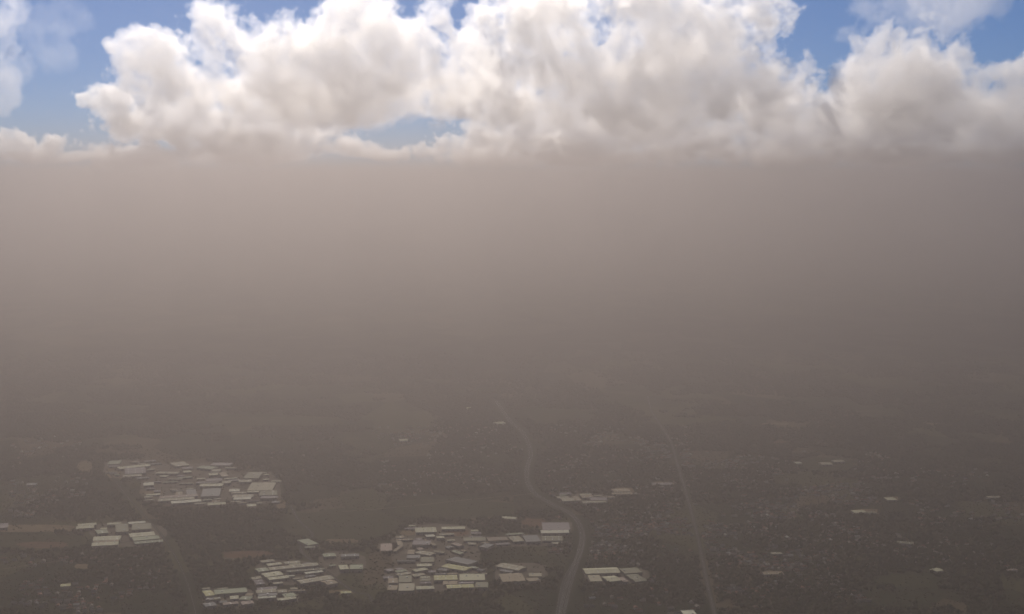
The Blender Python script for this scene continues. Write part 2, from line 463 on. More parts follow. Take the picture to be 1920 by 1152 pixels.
EST = {
    'A': 'in the upper left tan estate',
    'B': 'in the hazy left estate',
    'C': 'in the compact left edge estate',
    'D': 'in the bottom left estate',
    'E': 'in the winding lane estate',
    'F': 'in the big central estate',
    'G': 'in the block right of the motorway',
    'H': 'beyond the motorway bend',
}
W_ = [
 # estate A
 ('A', (203, 869.5), (224, 869), 865, 'green', 'small pale green shed standing at the back', 'gable'),
 ('A', (226, 879), (280, 873.5), 876.3, 'cream', 'long thin cream shed, longest there', 'gable'),
 ('A', (236, 888), (272, 886), 879, 'mauve', 'wide mauve grey hall below the long cream shed', 'gable'),
 ('A', (232, 894), (264, 892), 891.5, 'beige', 'thin beige shed along the front edge', 'gable'),
 # estate B
 ('B', (270, 910), (288, 909), 906, 'white', 'short white shed alone at the left edge', 'gable'),
 ('B', (294, 887.5), (332, 888), 885, 'beige', 'low beige row near the upper left corner', 'gable'),
 ('B', (329, 874), (353, 871.5), 869, 'beige', 'beige shed at the back left end', 'gable'),
 ('B', (343, 879), (361, 878), 876.5, 'mauve', 'thin grey shed below the back left beige one', 'gable'),
 ('B', (345, 886), (359, 885), 883.5, 'cream', 'short cream shed second below the back left one', 'gable'),
 ('B', (371, 877), (397, 879.5), 874, 'green', 'tilted pale green hall at the back centre', 'gable'),
 ('B', (397, 884), (412, 884), 880, 'beige', 'small beige hall touching the tilted green one', 'gable'),
 ('B', (392.5, 891), (409, 890), 888.3, 'cream', 'thin cream shed under the small beige hall', 'gable'),
 ('B', (396, 872.5), (430, 873), 868.5, 'mauve', 'wide mauve grey hall farthest back', 'flat'),
 ('B', (415, 893), (428, 892), 887.5, 'tan', 'short tan hall right of the thin cream shed', 'gable'),
 ('B', (388, 903), (415, 902), 898, 'mauve', 'grey hall in the middle, above the thin strip', 'flat'),
 ('B', (369, 905.8), (408, 905), 903.7, 'mauve', 'very thin grey shed above the bright bar', 'gable'),
 ('B', (376, 911.5), (415, 911), 908, 'cream', 'bright cream bar in the centre', 'gable'),
 ('B', (416.5, 905.5), (432, 905), 902.7, 'beige', 'short beige shed right of the very thin one', 'gable'),
 ('B', (378, 930), (410, 929), 918.5, 'grey', 'broad grey roofed square hall in the middle', 'flat'),
 ('B', (449, 904), (471, 903), 901, 'beige', 'thin beige shed above the big beige hall', 'gable'),
 ('B', (458, 896), (484, 896), 887, 'olive', 'dull olive hall at the upper right', 'flat'),
 ('B', (466, 918.5), (509, 918), 907, 'beige', 'biggest beige hall on the right side', 'ribbed'),
 ('B', (430, 921.5), (448, 921), 918, 'white', 'short white shed left of the biggest beige hall', 'gable'),
 ('B', (432, 926), (462, 925.5), 922.5, 'beige', 'beige shed under the short white one', 'gable'),
 ('B', (463, 923.5), (485, 923), 920.8, 'cream', 'thin cream shed in front of the biggest hall', 'gable'),
 ('B', (436.5, 932.5), (472.5, 932), 928, 'beige', 'beige hall just behind the brightest bar', 'gable'),
 ('B', (438, 937), (470, 936), 933.3, 'white', 'brightest white bar at the right front', 'gable'),
 ('B', (488, 929), (518, 928), 921, 'olive', 'olive hall at the right end', 'gable'),
 ('B', (488, 935), (518, 935), 930.5, 'mauve', 'grey hall below the olive right end one', 'flat'),
 ('B', (391, 947), (421.5, 945.5), 943.7, 'cream', 'lone cream shed nearest the front centre', 'gable'),
 ('B', (303, 934.5), (368, 930.5), 930.5, 'pink', 'long pinkish shed, rear of three front left bars', 'gable'),
 ('B', (300, 940), (362, 936), 935.6, 'beige', 'long beige shed, middle of three front left bars', 'gable'),
 ('B', (324, 943.8), (375, 940), 940.6, 'white', 'long white shed, frontmost of three front left bars', 'gable'),
 ('B', (351, 927), (368, 926), 919.5, 'grey', 'dark grey hall behind the three front left bars', 'flat'),
 ('B', (330, 928.5), (341, 928), 923, 'tan', 'small tan hall left of the dark grey hall', 'gable'),
 ('B', (465, 949.5), (480, 948.5), 946.5, 'cream', 'small cream shed by the front right corner', 'gable'),
 # estate C
 ('C', (146, 986.5), (181, 983.8), 982.8, 'cream', 'rear cream shed of the detached left pair', 'gable'),
 ('C', (142.5, 992.2), (177, 989.7), 987.3, 'cream', 'front cream shed of the detached left pair', 'gable'),
 ('C', (202, 984), (226, 982.5), 981.3, 'cream', 'short cream bar behind the first green grey hall', 'gable'),
 ('C', (218, 997.5), (240, 996), 984.7, 'olive', 'first green grey flat hall in the back row', 'flat'),
 ('C', (243, 982.5), (271.5, 980), 979.8, 'white', 'white bar at the back right', 'gable'),
 ('C', (249, 994), (282, 992), 983.5, 'olive', 'second green grey flat hall, under the white bar', 'flat'),
 ('C', (189, 992.6), (200, 992), 990, 'cream', 'tiny cream shed between the pair and the halls', 'gable'),
 ('C', (183.5, 1001), (202.5, 999), 994.8, 'green', 'small two ridged pale green hall', 'gable'),
 ('C', (176, 1013.5), (223, 1011.5), 1007, 'cream', 'rear cream hall of the front left block', 'gable'),
 ('C', (175, 1018), (222.5, 1015.3), 1014.5, 'tan', 'narrow tan shed between two cream halls', 'gable'),
 ('C', (171, 1024.5), (222, 1021.7), 1018.2, 'cream', 'frontmost cream hall of the left block', 'gable'),
 ('C', (246, 1007), (289, 1003.3), 1001.3, 'cream', 'rear cream hall of the front right block', 'gable'),
 ('C', (253, 1015), (298, 1011), 1008, 'green', 'middle pale green hall of the front right block', 'flat'),
 ('C', (255, 1020), (304, 1016), 1016, 'green', 'frontmost pale green shed of the right block', 'gable'),
 # estate D
 ('D', (385, 1117), (402, 1114.8), 1110.5, 'yellow', 'short yellowish hall at the left end of the back row', 'gable'),
 ('D', (402.5, 1115), (464, 1110.5), 1107, 'green', 'long pale green hall, largest there', 'flat'),
 ('D', (400.5, 1126), (415, 1125), 1119.5, 'olive', 'small olive hall below the yellowish one', 'flat'),
 ('D', (384, 1127), (399.5, 1126.5), 1120.5, 'grey', 'small grey hall at the left edge', 'flat'),
 ('D', (432, 1123), (447, 1122), 1118.5, 'cream', 'small cream hall in the cluttered middle', 'gable'),
 ('D', (450, 1123.5), (469, 1124.2), 1119, 'green', 'small green hall right of the small cream one', 'gable'),
 ('D', (420, 1134), (446, 1131.5), 1131, 'pink', 'thin pinkish shed along the front', 'gable'),
 ('D', (385, 1137), (405, 1134.5), 1132.5, 'grey', 'grey shed at the front left corner', 'gable'),
 ('D', (455, 1133.5), (476, 1131), 1129.5, 'pink', 'patchy pinkish shed at the front right corner', 'ribbed'),
 ('D', (481, 1112.5), (519, 1109.5), 1107.5, 'beige', 'beige hall at the back of the right half', 'gable'),
 ('D', (521, 1111), (538, 1110), 1107.2, 'beige', 'short beige hall at the back right', 'gable'),
 ('D', (484, 1118.5), (520, 1116.5), 1114, 'grey', 'grey hall behind the bright strip', 'flat'),
 ('D', (485, 1122), (516, 1120), 1119.5, 'white', 'bright white strip in the right half', 'gable'),
 ('D', (535, 1120.5), (557, 1117.5), 1114.5, 'green', 'greenish hall at the far right end', 'ribbed'),
 ('D', (522, 1127), (557, 1122.3), 1123, 'cream', 'cream shed along the right front edge', 'gable'),
 # estate E
 ('E', (484, 1072.5), (505, 1069.8), 1066.8, 'green', 'pale green shed at the left tip of the long bar', 'gable'),
 ('E', (506, 1069.5), (598, 1060), 1064.5, 'beige', 'longest beige bar running up to the lane', 'gable'),
 ('E', (499, 1082), (530, 1077.5), 1076, 'cream', 'rear cream hall of the left pair', 'gable'),
 ('E', (505, 1088), (543, 1083.3), 1083.5, 'cream', 'front cream hall of the left pair', 'gable'),
 ('E', (541, 1072.8), (606, 1067.8), 1070, 'olive', 'long olive bar behind the bright white strip', 'gable'),
 ('E', (574, 1076.3), (606, 1072.5), 1073.3, 'white', 'bright white strip beside the lane', 'gable'),
 ('E', (567, 1094), (624, 1085), 1088.5, 'beige', 'large beige hall at the lower end', 'gable'),
 ('E', (615, 1096.5), (633, 1093), 1090.5, 'tan', 'short tan hall below the large beige hall', 'gable'),
 ('E', (638, 1069), (655, 1067.8), 1060.5, 'cream', 'cream left half of the big hall right of the lane', 'flat'),
 ('E', (655.5, 1068.5), (680, 1068), 1058.8, 'green', 'green right half of the big hall right of the lane', 'flat'),
 ('E', (608, 1043.5), (629, 1042), 1039.3, 'green', 'pale green shed just above the lane', 'gable'),
 ('E', (641, 1043.5), (672, 1042.3), 1040, 'grey', 'grey shed right of the green one above the lane', 'gable'),
 ('E', (577, 1023), (596, 1020), 1014, 'green', 'pale green hall at the upper bend of the lane', 'flat'),
 ('E', (572, 1027), (590, 1026.5), 1025.2, 'white', 'very thin white shed at the upper bend', 'gable'),
 ('E', (640, 1112.5), (658, 1111.5), 1109.5, 'yellow', 'yellowish shed on soil at the lower lane end', 'gable'),
 ('E', (541, 1081), (553, 1080.2), 1079, 'white', 'tiny white shed right of the left pair', 'gable'),
 ('E', (714, 1033), (735, 1032.5), 1020.5, 'pink', 'ribbed pinkish hall apart to the right', 'ribbed'),
 ('E', (736, 1033.5), (743, 1034), 1022.5, 'tan', 'narrow tan wing against the ribbed pinkish hall', 'gable'),
 # estate F
 ('F', (781, 997.5), (817, 996.5), 991, 'cream', 'bright cream hall in the back row', 'gable'),
 ('F', (830, 992), (870, 991.5), 988.6, 'cream', 'thin cream shed right end of the back row', 'gable'),
 ('F', (800, 1006.5), (815, 1005.5), 1003.8, 'white', 'small white shed below the bright back hall', 'gable'),
 ('F', (820, 1009), (833, 1008.3), 1006.3, 'cream', 'small cream shed right of the small white one', 'gable'),
 ('F', (768, 1026), (809, 1026), 1010, 'mauve', 'large square mauve grey hall at the upper left', 'flat'),
 ('F', (746, 1024.5), (757, 1024), 1013.5, 'tan', 'narrow tan hall left of the square mauve hall', 'gable'),
 ('F', (812, 1023), (819, 1022), 1012.5, 'tan', 'narrow tan hall right of the square mauve hall', 'gable'),
 ('F', (847, 1019.5), (861, 1024), 1018, 'pink', 'pinkish shed turned slantwise above the wood', 'gable'),
 ('F', (764, 1038), (776, 1038), 1032.5, 'tan', 'short tan hall below the square mauve hall', 'gable'),
 ('F', (779, 1037), (806, 1041.5), 1032.8, 'beige', 'slanting beige hall below the square mauve hall', 'gable'),
 ('F', (785, 1031), (794, 1029.8), 1028.5, 'pink', 'tiny pinkish shed behind the slanting beige hall', 'gable'),
 ('F', (762, 1047.5), (787, 1047.5), 1041, 'grey', 'grey hall left of the olive mid hall', 'flat'),
 ('F', (789, 1055), (814, 1054.5), 1045, 'olive', 'square olive hall in the middle left', 'flat'),
 ('F', (839, 1050), (878, 1058.5), 1045, 'grey', 'large grey hall set slantwise in the middle', 'flat'),
 ('F', (783, 1061.5), (809, 1061), 1058.2, 'cream', 'thin cream strip below the square olive hall', 'gable'),
 ('F', (780, 1072), (802, 1068), 1068.8, 'cream', 'slanted cream shed left of the mid cluster', 'gable'),
 ('F', (803, 1073.5), (817, 1073), 1070.3, 'mauve', 'small mauve grey shed in the mid cluster', 'gable'),
 ('F', (818, 1069.5), (836, 1071.5), 1065.5, 'grey', 'small tilted grey hall in the mid cluster', 'flat'),
 ('F', (831, 1062.5), (871, 1069.5), 1058.3, 'yellow', 'large yellowish hall set slantwise in the middle', 'gable'),
 ('F', (815, 1078.7), (838, 1078.5), 1075.3, 'grey', 'low grey shed behind the brightest yellow hall', 'flat'),
 ('F', (839, 1078), (859, 1077), 1074.7, 'tan', 'low tan shed behind the brightest yellow hall', 'gable'),
 ('F', (816, 1087), (856, 1086), 1080.5, 'yellow', 'brightest yellow hall in the lower rows', 'gable'),
 ('F', (864, 1087.5), (907, 1087), 1078.5, 'cream', 'big cream hall right of the brightest yellow hall', 'flat'),
 ('F', (832, 1095.7), (857, 1095.2), 1091, 'tan', 'ribbed tan hall below the brightest yellow hall', 'ribbed'),
 ('F', (860, 1095.5), (889, 1095), 1091.5, 'mauve', 'mauve grey hall below the big cream hall', 'flat'),
 ('F', (838, 1103.7), (890, 1101.7), 1097.2, 'yellow', 'long yellow hall in the front row', 'gable'),
 ('F', (782, 1104.7), (813, 1103.5), 1100.5, 'cream', 'cream bar in the front row', 'gable'),
 ('F', (788, 1094), (808, 1093.3), 1092, 'mauve', 'thin grey bar behind the front row cream bar', 'gable'),
 ('F', (789, 1084), (806, 1083.2), 1081.5, 'cream', 'thin cream bar left of the brightest yellow hall', 'gable'),
 ('F', (789, 1090), (807, 1089.5), 1085.5, 'olive', 'small olive hall under the thin cream bar', 'flat'),
 ('F', (747.5, 1091), (772, 1090.5), 1081, 'olive', 'square olive hall in the lower left corner block', 'flat'),
 ('F', (728, 1092.5), (746, 1092), 1086, 'tan', 'tan hall rear left of the corner block', 'gable'),
 ('F', (725.5, 1107), (744, 1107), 1098, 'tan', 'tan hall front left of the corner block', 'flat'),
 ('F', (747, 1107), (777, 1106.5), 1096, 'beige', 'beige hall front right of the corner block', 'flat'),
 ('F', (892, 1101), (914, 1101), 1093, 'olive', 'dull olive hall at the right end of the front row', 'flat'),
 ('F', (942, 1093.5), (989, 1091.5), 1075, 'tan', 'largest tan ribbed hall near the motorway', 'ribbed'),
 ('F', (990.5, 1083), (1017, 1083), 1073.5, 'beige', 'rear beige hall right of the largest tan hall', 'flat'),
 ('F', (991.5, 1091.5), (1015, 1089.5), 1084.5, 'tan', 'front tan hall right of the largest tan hall', 'flat'),
 ('F', (933, 1061.5), (972, 1069), 1056.8, 'beige', 'slanting beige hall behind the largest tan hall', 'gable'),
 ('F', (938, 1070), (958, 1073.5), 1068, 'grey', 'low grey row squeezed below the slanting beige hall', 'gable'),
 ('F', (1017, 999.5), (1065, 998.7), 995.3, 'white', 'bright white bar next to the motorway bend', 'gable'),
 ('F', (1020, 993.7), (1067, 993.5), 981, 'mauve', 'wide mauve hall behind the bright white bar', 'flat'),
 ('F', (941, 971.5), (966, 973), 968.8, 'cream', 'cream shed on the ring of dirt track', 'gable'),
 ('F', (987, 1015.5), (1013, 1014.5), 1006, 'grey', 'grey hall in the upper right row', 'flat'),
 ('F', (1018, 1013), (1053, 1013), 1006.5, 'olive', 'olive hall at the right end of the upper row', 'gable'),
 ('F', (962, 1015), (981, 1013.5), 1008, 'beige', 'beige hall left of the grey upper row hall', 'gable'),
 ('F', (915, 1018), (960, 1015.5), 1006, 'brown', 'long brown hall in the upper right row', 'flat'),
 ('F', (868, 1016), (912, 1015.5), 1007, 'olive', 'dull olive hall left of the long brown hall', 'flat'),
 ('F', (898, 1026), (914, 1028), 1019.5, 'grey', 'slantwise grey hall jutting below the upper row', 'flat'),
 ('F', (903, 1019), (916, 1018.6), 1017, 'tan', 'tiny tan shed above the slantwise grey hall', 'gable'),
 # estate G
 ('G', (1099, 1075), (1161, 1072.7), 1067.5, 'cream', 'long bright cream hall at the back', 'gable'),
 ('G', (1107, 1091.5), (1130, 1091), 1079, 'beige', 'beige hall at the front left', 'flat'),
 ('G', (1141, 1092), (1167, 1089.5), 1081, 'cream', 'cream hall at the front centre', 'gable'),
 ('G', (1172, 1076), (1203, 1074), 1066.5, 'olive', 'olive hall at the back right', 'flat'),
 ('G', (1192, 1091), (1212, 1089), 1078.5, 'olive', 'olive hall at the front right', 'gable'),
 ('G', (1169, 1092), (1180, 1091), 1083, 'pink', 'small pinkish hall between the cream and olive ones', 'flat'),
 # estate H
 ('H', (1055, 940), (1079, 939), 934.5, 'beige', 'beige hall at the left end', 'gable'),
 ('H', (1080, 939), (1091, 938.5), 931, 'tan', 'short tan hall second from the left', 'gable'),
 ('H', (1092, 933), (1112, 932), 929, 'tan', 'thin tan shed at the back', 'gable'),
 ('H', (1095, 943), (1135, 942), 940.3, 'beige', 'long thin beige shed at the front', 'gable'),
 ('H', (1110, 938.5), (1138, 938), 933.5, 'mauve', 'mauve grey hall at the right end', 'flat'),
]
# lone sheds outside the estates
LONE = [
 ((1284, 1154), (1306, 1153), 1146.5, 'white', 'white roofed shed at the bottom edge left of the straight road', 'flat'),
 ((1152, 922), (1180, 921), 918, 'tan', 'rear tan shed on the soil right of the motorway bend', 'gable'),
 ((1150, 927), (1184, 926.3), 924.5, 'tan', 'front tan shed on the soil right of the motorway bend', 'gable'),
 ((1226, 909), (1260, 908.7), 906, 'mauve', 'grey shed on soil just left of the straight road', 'gable'),
 ((114, 1099.5), (131, 1098.5), 1096, 'yellow', 'yellow green shed alone at the lower left', 'gable'),
 ((876, 766), (884, 765.8), 764.3, 'yellow', 'tiny yellow shed deep in the haze left of the motorway', 'gable'),
 ((932, 794.5), (947, 793.2), 792.3, 'cream', 'tiny cream shed where the motorway fades out', 'gable'),
 ((750, 826.5), (764, 826), 824, 'cream', 'tiny cream shed alone in the haze left of centre', 'gable'),
 ((1493, 869), (1503, 868.6), 867, 'white', 'small white shed in the hazy grassland far right', 'gable'),
 ((1564, 866), (1583, 865.5), 863.5, 'beige', 'beige shed at the back of the far right grassland', 'gable'),
 ((1541, 871), (1560, 870.5), 868, 'beige', 'beige shed in front of the other one, far right grassland', 'gable'),
 ((1664, 937.5), (1680, 937), 934, 'cream', 'cream shed on the upper right soil patch', 'gable'),
 ((1602, 962), (1625, 961), 957.5, 'cream', 'cream shed on the wide soil patch at right', 'gable'),
 ((1628, 963), (1645, 962.4), 960, 'olive', 'olive shed on the wide soil patch at right', 'gable'),
 ((1853, 933), (1877, 932.5), 931, 'beige', 'thin beige shed near the right edge', 'gable'),
 ((1683, 1018), (1712, 1020), 1015, 'olive', 'olive shed standing alone in the right woods', 'gable'),
 ((1434, 1077), (1468, 1076), 1073.5, 'tan', 'tan shed filling a soil patch right of the straight road', 'gable'),
 ((1448, 1039), (1466, 1038.3), 1036.5, 'beige', 'thin beige shed in the suburb right of the straight road', 'gable'),
 ((1755, 1071.5), (1767, 1069), 1068.3, 'cream', 'tiny slanting cream shed in the lower right woods', 'gable'),
 ((1891, 1069.5), (1908, 1069), 1067.5, 'pink', 'tiny pinkish shed close to the lower right edge', 'gable'),
 ((0, 990), (14, 989), 983, 'mauve', 'grey shed cut by the left edge above the soil strip', 'flat'),
 ((50, 909.5), (67, 909), 906.5, 'grey', 'lone blue grey shed among the upper left fields', 'gable'),
]
LANE = [(p.x, p.y) for pts in (HWY, [(545, 948), (560, 975), (582, 996), (586, 1006), (572, 1016), (563, 1028), (574, 1044), (600, 1062), (622, 1080), (646, 1098), (668, 1112), (690, 1115)], [(720, 1064), (800, 1064), (916, 1063), (926, 1075), (924, 1098)], [(232, 924), (280, 915), (372, 914), (432, 913), (500, 921)], [(362, 1126), (380, 1128), (478, 1127), (560, 1128)]) for p in spline(pts, 12.0)]
ALLW = [(FL, FR, By, col, d + ' ' + EST[e], style, rnd.uniform(7.5, 10.5), 0) for e, FL, FR, By, col, d, style in W_] + \
       [(FL, FR, By, col, lab, style, rnd.uniform(6, 8), 1) for FL, FR, By, col, lab, style in LONE]
FPS = [footprint(q[0], q[1], q[2], q[6]) for q in ALLW]
for i in range(len(FPS)):            # pull apart what the blurred outlines made overlap
    for j in range(i):
        for _ in range(12):
            if not clash(FPS[i], FPS[j], 1.0): break
            big = i if FPS[i][4] * FPS[i][5] > FPS[j][4] * FPS[j][5] else j
            FPS[big][5] *= .95
            FPS[big][4] *= .985
F0 = [list(f) for f in FPS]
grow(FPS)
# small infill sheds packed between the big halls, turned like their neighbours
FILL = [((196, 282, 866, 895), 8, 'between the larger halls of the upper left tan estate'),
        ((266, 440, 870, 948), 26, 'between the larger halls of the hazy left estate'),
        ((430, 522, 888, 948), 12, 'at the right end of the hazy left estate'),
        ((384, 476, 1106, 1138), 10, 'between the larger halls of the bottom left estate'),
        ((482, 558, 1107, 1129), 5, 'in the right half of the bottom left estate'),
        ((480, 636, 1054, 1098), 12, 'between the bars of the winding lane estate'),
        ((750, 896, 988, 1062), 14, 'in the upper half of the big central estate'),
        ((724, 914, 1062, 1108), 12, 'in the front rows of the big central estate'),
        ((866, 1056, 1004, 1023), 6, 'along the upper right row of the big central estate'),
        ((1048, 1144, 928, 944), 6, 'between the halls beyond the motorway bend')]
frn = random.Random(31)
FILLED = []
for (x0, x1, y0, y1), count, place in FILL:
    made = tries = 0
    while made < count and tries < 400:
        tries += 1
        p = gp(frn.uniform(x0, x1), frn.uniform(y0, y1))
        f = min(FPS, key=lambda q: (q[0] - p.x) ** 2 + (q[1] - p.y) ** 2)
        c_ = [p.x, p.y, f[2], f[3], frn.uniform(10, 30), frn.uniform(6, 13)]
        if any(clash(c_, q, 4.0) for q in FPS + [z_[0] for z_ in FILLED] if abs(q[0] - p.x) + abs(q[1] - p.y) < 500): continue
        if any((p.x - a_) ** 2 + (p.y - b_) ** 2 < (c_[4] + 14) ** 2 for a_, b_ in LANE): continue
        FILLED.append((c_, frn.choice(('cream', 'beige', 'beige', 'grey', 'tan', 'mauve', 'green')), place))
        made += 1
for f, k, place in FILLED:
    warehouse(f, frn.uniform(5, 7), k, 'low shed with %s roof %s' % (ROOFS[k][1], place), 'gable', 'small infill sheds with %s roofs %s' % (ROOFS[k][1], place), 'shed', 'shed')
for q, f in zip(ALLW, FPS):
    if q[7]: warehouse(f, q[6], q[3], q[4], q[5], 'lone sheds outside the estates', 'shed', 'shed')
    else: warehouse(f, q[6], q[3], q[4], q[5])

# ------------------------------------------------------------------ keep-off test
RD = []
for pts, hw in ((HWY, 26), (AVE, 9), ([(200, 880), (236, 928), (272, 968), (308, 1010), (332, 1050), (350, 1090), (362, 1130), (372, 1170)], 15),
                ([(545, 948), (560, 975), (582, 996), (586, 1006), (572, 1016), (563, 1028), (574, 1044), (600, 1062), (622, 1080), (646, 1098), (668, 1112), (690, 1115), (697, 1128)], 9)):
    for p in spline(pts, 20.0):
        RD.append((p.x, p.y, hw))
RDa = np.array(RD)
FTa = np.array(FOOT)
def free_mask(X, Y, pad=6.0):
    ok = np.ones(len(X), bool)
    for cx, cy, ux, uy, w2, d2 in FTa:
        dx, dy = X - cx, Y - cy
        ok &= ~((np.abs(dx * ux + dy * uy) < w2 + pad) & (np.abs(-dx * uy + dy * ux) < d2 + pad))
    for x, y, hw in RDa:
        ok &= (X - x) ** 2 + (Y - y) ** 2 > (hw + pad) ** 2
    return ok
def pix(X, Y, Z=0.0):
    cp, sp = math.cos(PITCH), math.sin(PITCH)
    dz = Z - CAM_H
    depth = Y * cp - dz * sp
    up = Y * sp + dz * cp
    return 960 + FPX * X / depth, 576 - FPX * up / depth
def in_patch(PX, PY):
    m = np.zeros(len(PX), bool)
    for x0, x1, y0, y1 in PATCHES:
        m |= (((PX - (x0 + x1) / 2) / ((x1 - x0) / 2 + 2)) ** 2 + ((PY - (y0 + y1) / 2) / ((y1 - y0) / 2 + 1)) ** 2) < 1.25
    return m

# ------------------------------------------------------------------ houses
HM = {k: matte('house_roof_' + k, c_, 0.85, 0.08, 0.12, 0.2) for k, c_ in
      {'pale': (0.25, 0.225, 0.18), 'terracotta': (0.20, 0.095, 0.06), 'grey': (0.17, 0.165, 0.155), 'white': (0.55, 0.53, 0.46)}.items()}
M_HW = matte('house_wall', (0.36, 0.33, 0.28), 0.9, 0.05, 0.1, 0.3)
def house_mesh(kind, L, Wd):
    h, r = 5.5, 3.0
    me = bpy.data.meshes.new('house')
    v = box_v(-L / 2, L / 2, -Wd / 2, Wd / 2, 0, h)
    f = [BOXF[0]] + BOXF[2:]
    pv, pf = prism(-L / 2 - .6, L / 2 + .6, -Wd / 2 - .6, Wd / 2 + .6, h, h + r)
    cv = box_v(L * .2, L * .2 + 1.0, Wd * .12, Wd * .12 + 1.0, h + 1.2, h + r + .8)
    allf = f + [tuple(i + 8 for i in q) for q in pf] + [tuple(i + 14 for i in q) for q in BOXF]
    me.from_pydata(v + pv + cv, [], allf)
    me.materials.append(M_HW)
    me.materials.append(HM[kind])
    for i, p in enumerate(me.polygons):
        p.material_index = 1 if 5 <= i < 10 else 0
    return me
HMESH = {(k, s): house_mesh(k, L, Wd) for k in HM for s, (L, Wd) in enumerate(((13, 9), (17, 11)))}
SUBURBS = [   # pixel box, how many as things, label place, street direction in degrees
 ((1110, 1280, 955, 1060), 62, 'in the suburb between the motorway and the straight road', 22),
 ((1100, 1300, 1100, 1152), 26, 'in the bottom strip left of the straight road', 12),
 ((1330, 1500, 985, 1095), 58, 'in the suburb right of the straight road', 15),
 ((1510, 1740, 1000, 1060), 26, 'scattered in the woods at right', 35),
 ((1030, 1250, 850, 905), 34, 'in the hazy suburb beyond the motorway bend', 10),
 ((10, 110, 1040, 1060), 10, 'by the track at the left edge', 8),
 ((136, 192, 1092, 1099), 14, 'in the short terrace at the lower left', 6),
 ((80, 200, 1112, 1145), 26, 'in the hamlet in the bottom left corner', 20),
 ((470, 640, 840, 900), 14, 'in the faint village right of the hazy estate', 5),
 ((1340, 1480, 900, 975), 26, 'in the faint suburb upper right of the straight road', 12),
]
hr = random.Random(11)
house_xy = []
RNAMES = {'pale': 'pale', 'terracotta': 'terracotta', 'grey': 'grey', 'white': 'white'}
for (x0, x1, y0, y1), count, place, ang in SUBURBS:
    made = tries = 0
    a = R(ang)
    while made < count and tries < count * 40:
        tries += 1
        p = gp(hr.uniform(x0, x1), hr.uniform(y0, y1))
        # snap to a loose street grid
        s, q = p.x * math.cos(a) + p.y * math.sin(a), -p.x * math.sin(a) + p.y * math.cos(a)
        q = round(q / 46) * 46 + hr.choice((-13, 13)) + hr.uniform(-2, 2)
        s = round(s / 19) * 19 + hr.uniform(-2, 2)
        X, Y = s * math.cos(a) - q * math.sin(a), s * math.sin(a) + q * math.cos(a)
        if mnoise.noise(Vector((X / 170, Y / 170, 3.3))) < -0.12: continue
        if any((X - hx) ** 2 + (Y - hy) ** 2 < 17 ** 2 for hx, hy in house_xy): continue
        if not free_mask(np.array([X]), np.array([Y]), 10)[0]: continue
        k = hr.choices(('pale', 'terracotta', 'grey', 'white'), (4, 5, 3, 0.4))[0]
        o = bpy.data.objects.new('house', HMESH[(k, hr.randrange(2))])
        link(o)
        o.location = (X, Y, 0)
        o.rotation_euler = (0, 0, a + hr.choice((0, 0, math.pi / 2)) + hr.uniform(-.08, .08))
        tag(o, 'small gabled house with %s roof %s' % (RNAMES[k], place), 'house', '%s roofed houses %s' % (RNAMES[k], place))
        house_xy.append((X, Y))
        made += 1

# the rest of the towns: house after house, joined as one far-off mass
def town(count, boxes):
    hn = random.Random(23)
    for (x0, x1, y0, y1), share, ang in boxes:
        a = R(ang)
        made = tries = 0
        while made < count * share and tries < count * share * 12:
            tries += 1
            p = gp(hn.uniform(x0, x1), hn.uniform(y0, y1))
            s, q = p.x * math.cos(a) + p.y * math.sin(a), -p.x * math.sin(a) + p.y * math.cos(a)
            q = round(q / 46) * 46 + hn.choice((-13, 13)) + hn.uniform(-2, 2)
            s = round(s / 21) * 21 + hn.uniform(-3, 3)
            X, Y = s * math.cos(a) - q * math.sin(a), s * math.sin(a) + q * math.cos(a)
            if mnoise.noise(Vector((X / 210, Y / 210, 7.7))) < -0.02: continue
            TX.append((X, Y, a + hn.choice((0, 0, math.pi / 2)), hn.uniform(10, 18), hn.uniform(8, 11), hn.choices((0, 1, 2, 3), (4, 6, 4, .25))[0]))
            made += 1
TX = []
town(3600, [((1030, 1300, 800, 1100), .36, 16), ((1320, 1660, 850, 1140), .34, 14), ((700, 985, 800, 935), .12, 9), ((20, 160, 820, 975), .05, 12), ((0, 340, 1040, 1150), .04, 10), ((1660, 1920, 880, 1060), .06, 30)])
ta = np.array(TX)
ok = free_mask(ta[:, 0], ta[:, 1], 10)
hx = np.array(house_xy)
for i in range(0, len(ta)):
    if ok[i] and (np.abs(hx - ta[i, :2]).max(1) < 17).any(): ok[i] = False
PX, PY = pix(ta[:, 0], ta[:, 1])
ok &= ~in_patch(PX, PY)
tv, tf, tm = [], [], []
for X, Y, a, L_, W2, kk in ta[ok]:
    v_ = box_v(-L_ / 2, L_ / 2, -W2 / 2, W2 / 2, 0, 5.2)
    pv_, pf_ = prism(-L_ / 2 - .5, L_ / 2 + .5, -W2 / 2 - .5, W2 / 2 + .5, 5.2, 8.0)
    n0 = len(tv)
    ca, sa = math.cos(a), math.sin(a)
    tv += [(X + x * ca - y * sa, Y + x * sa + y * ca, z) for x, y, z in v_ + pv_]
    for q in BOXF[2:]:
        tf.append(tuple(i + n0 for i in q)); tm.append(0)
    for q in pf_:
        tf.append(tuple(i + n0 + 8 for i in q)); tm.append(1 + int(kk))
twn = mesh_obj('town_houses', tv, tf, M_HW)
for k in ('pale', 'terracotta', 'grey', 'white'):
    twn.data.materials.append(HM[k])
twn.data.polygons.foreach_set('material_index', tm)
tag(twn, kind='stuff')

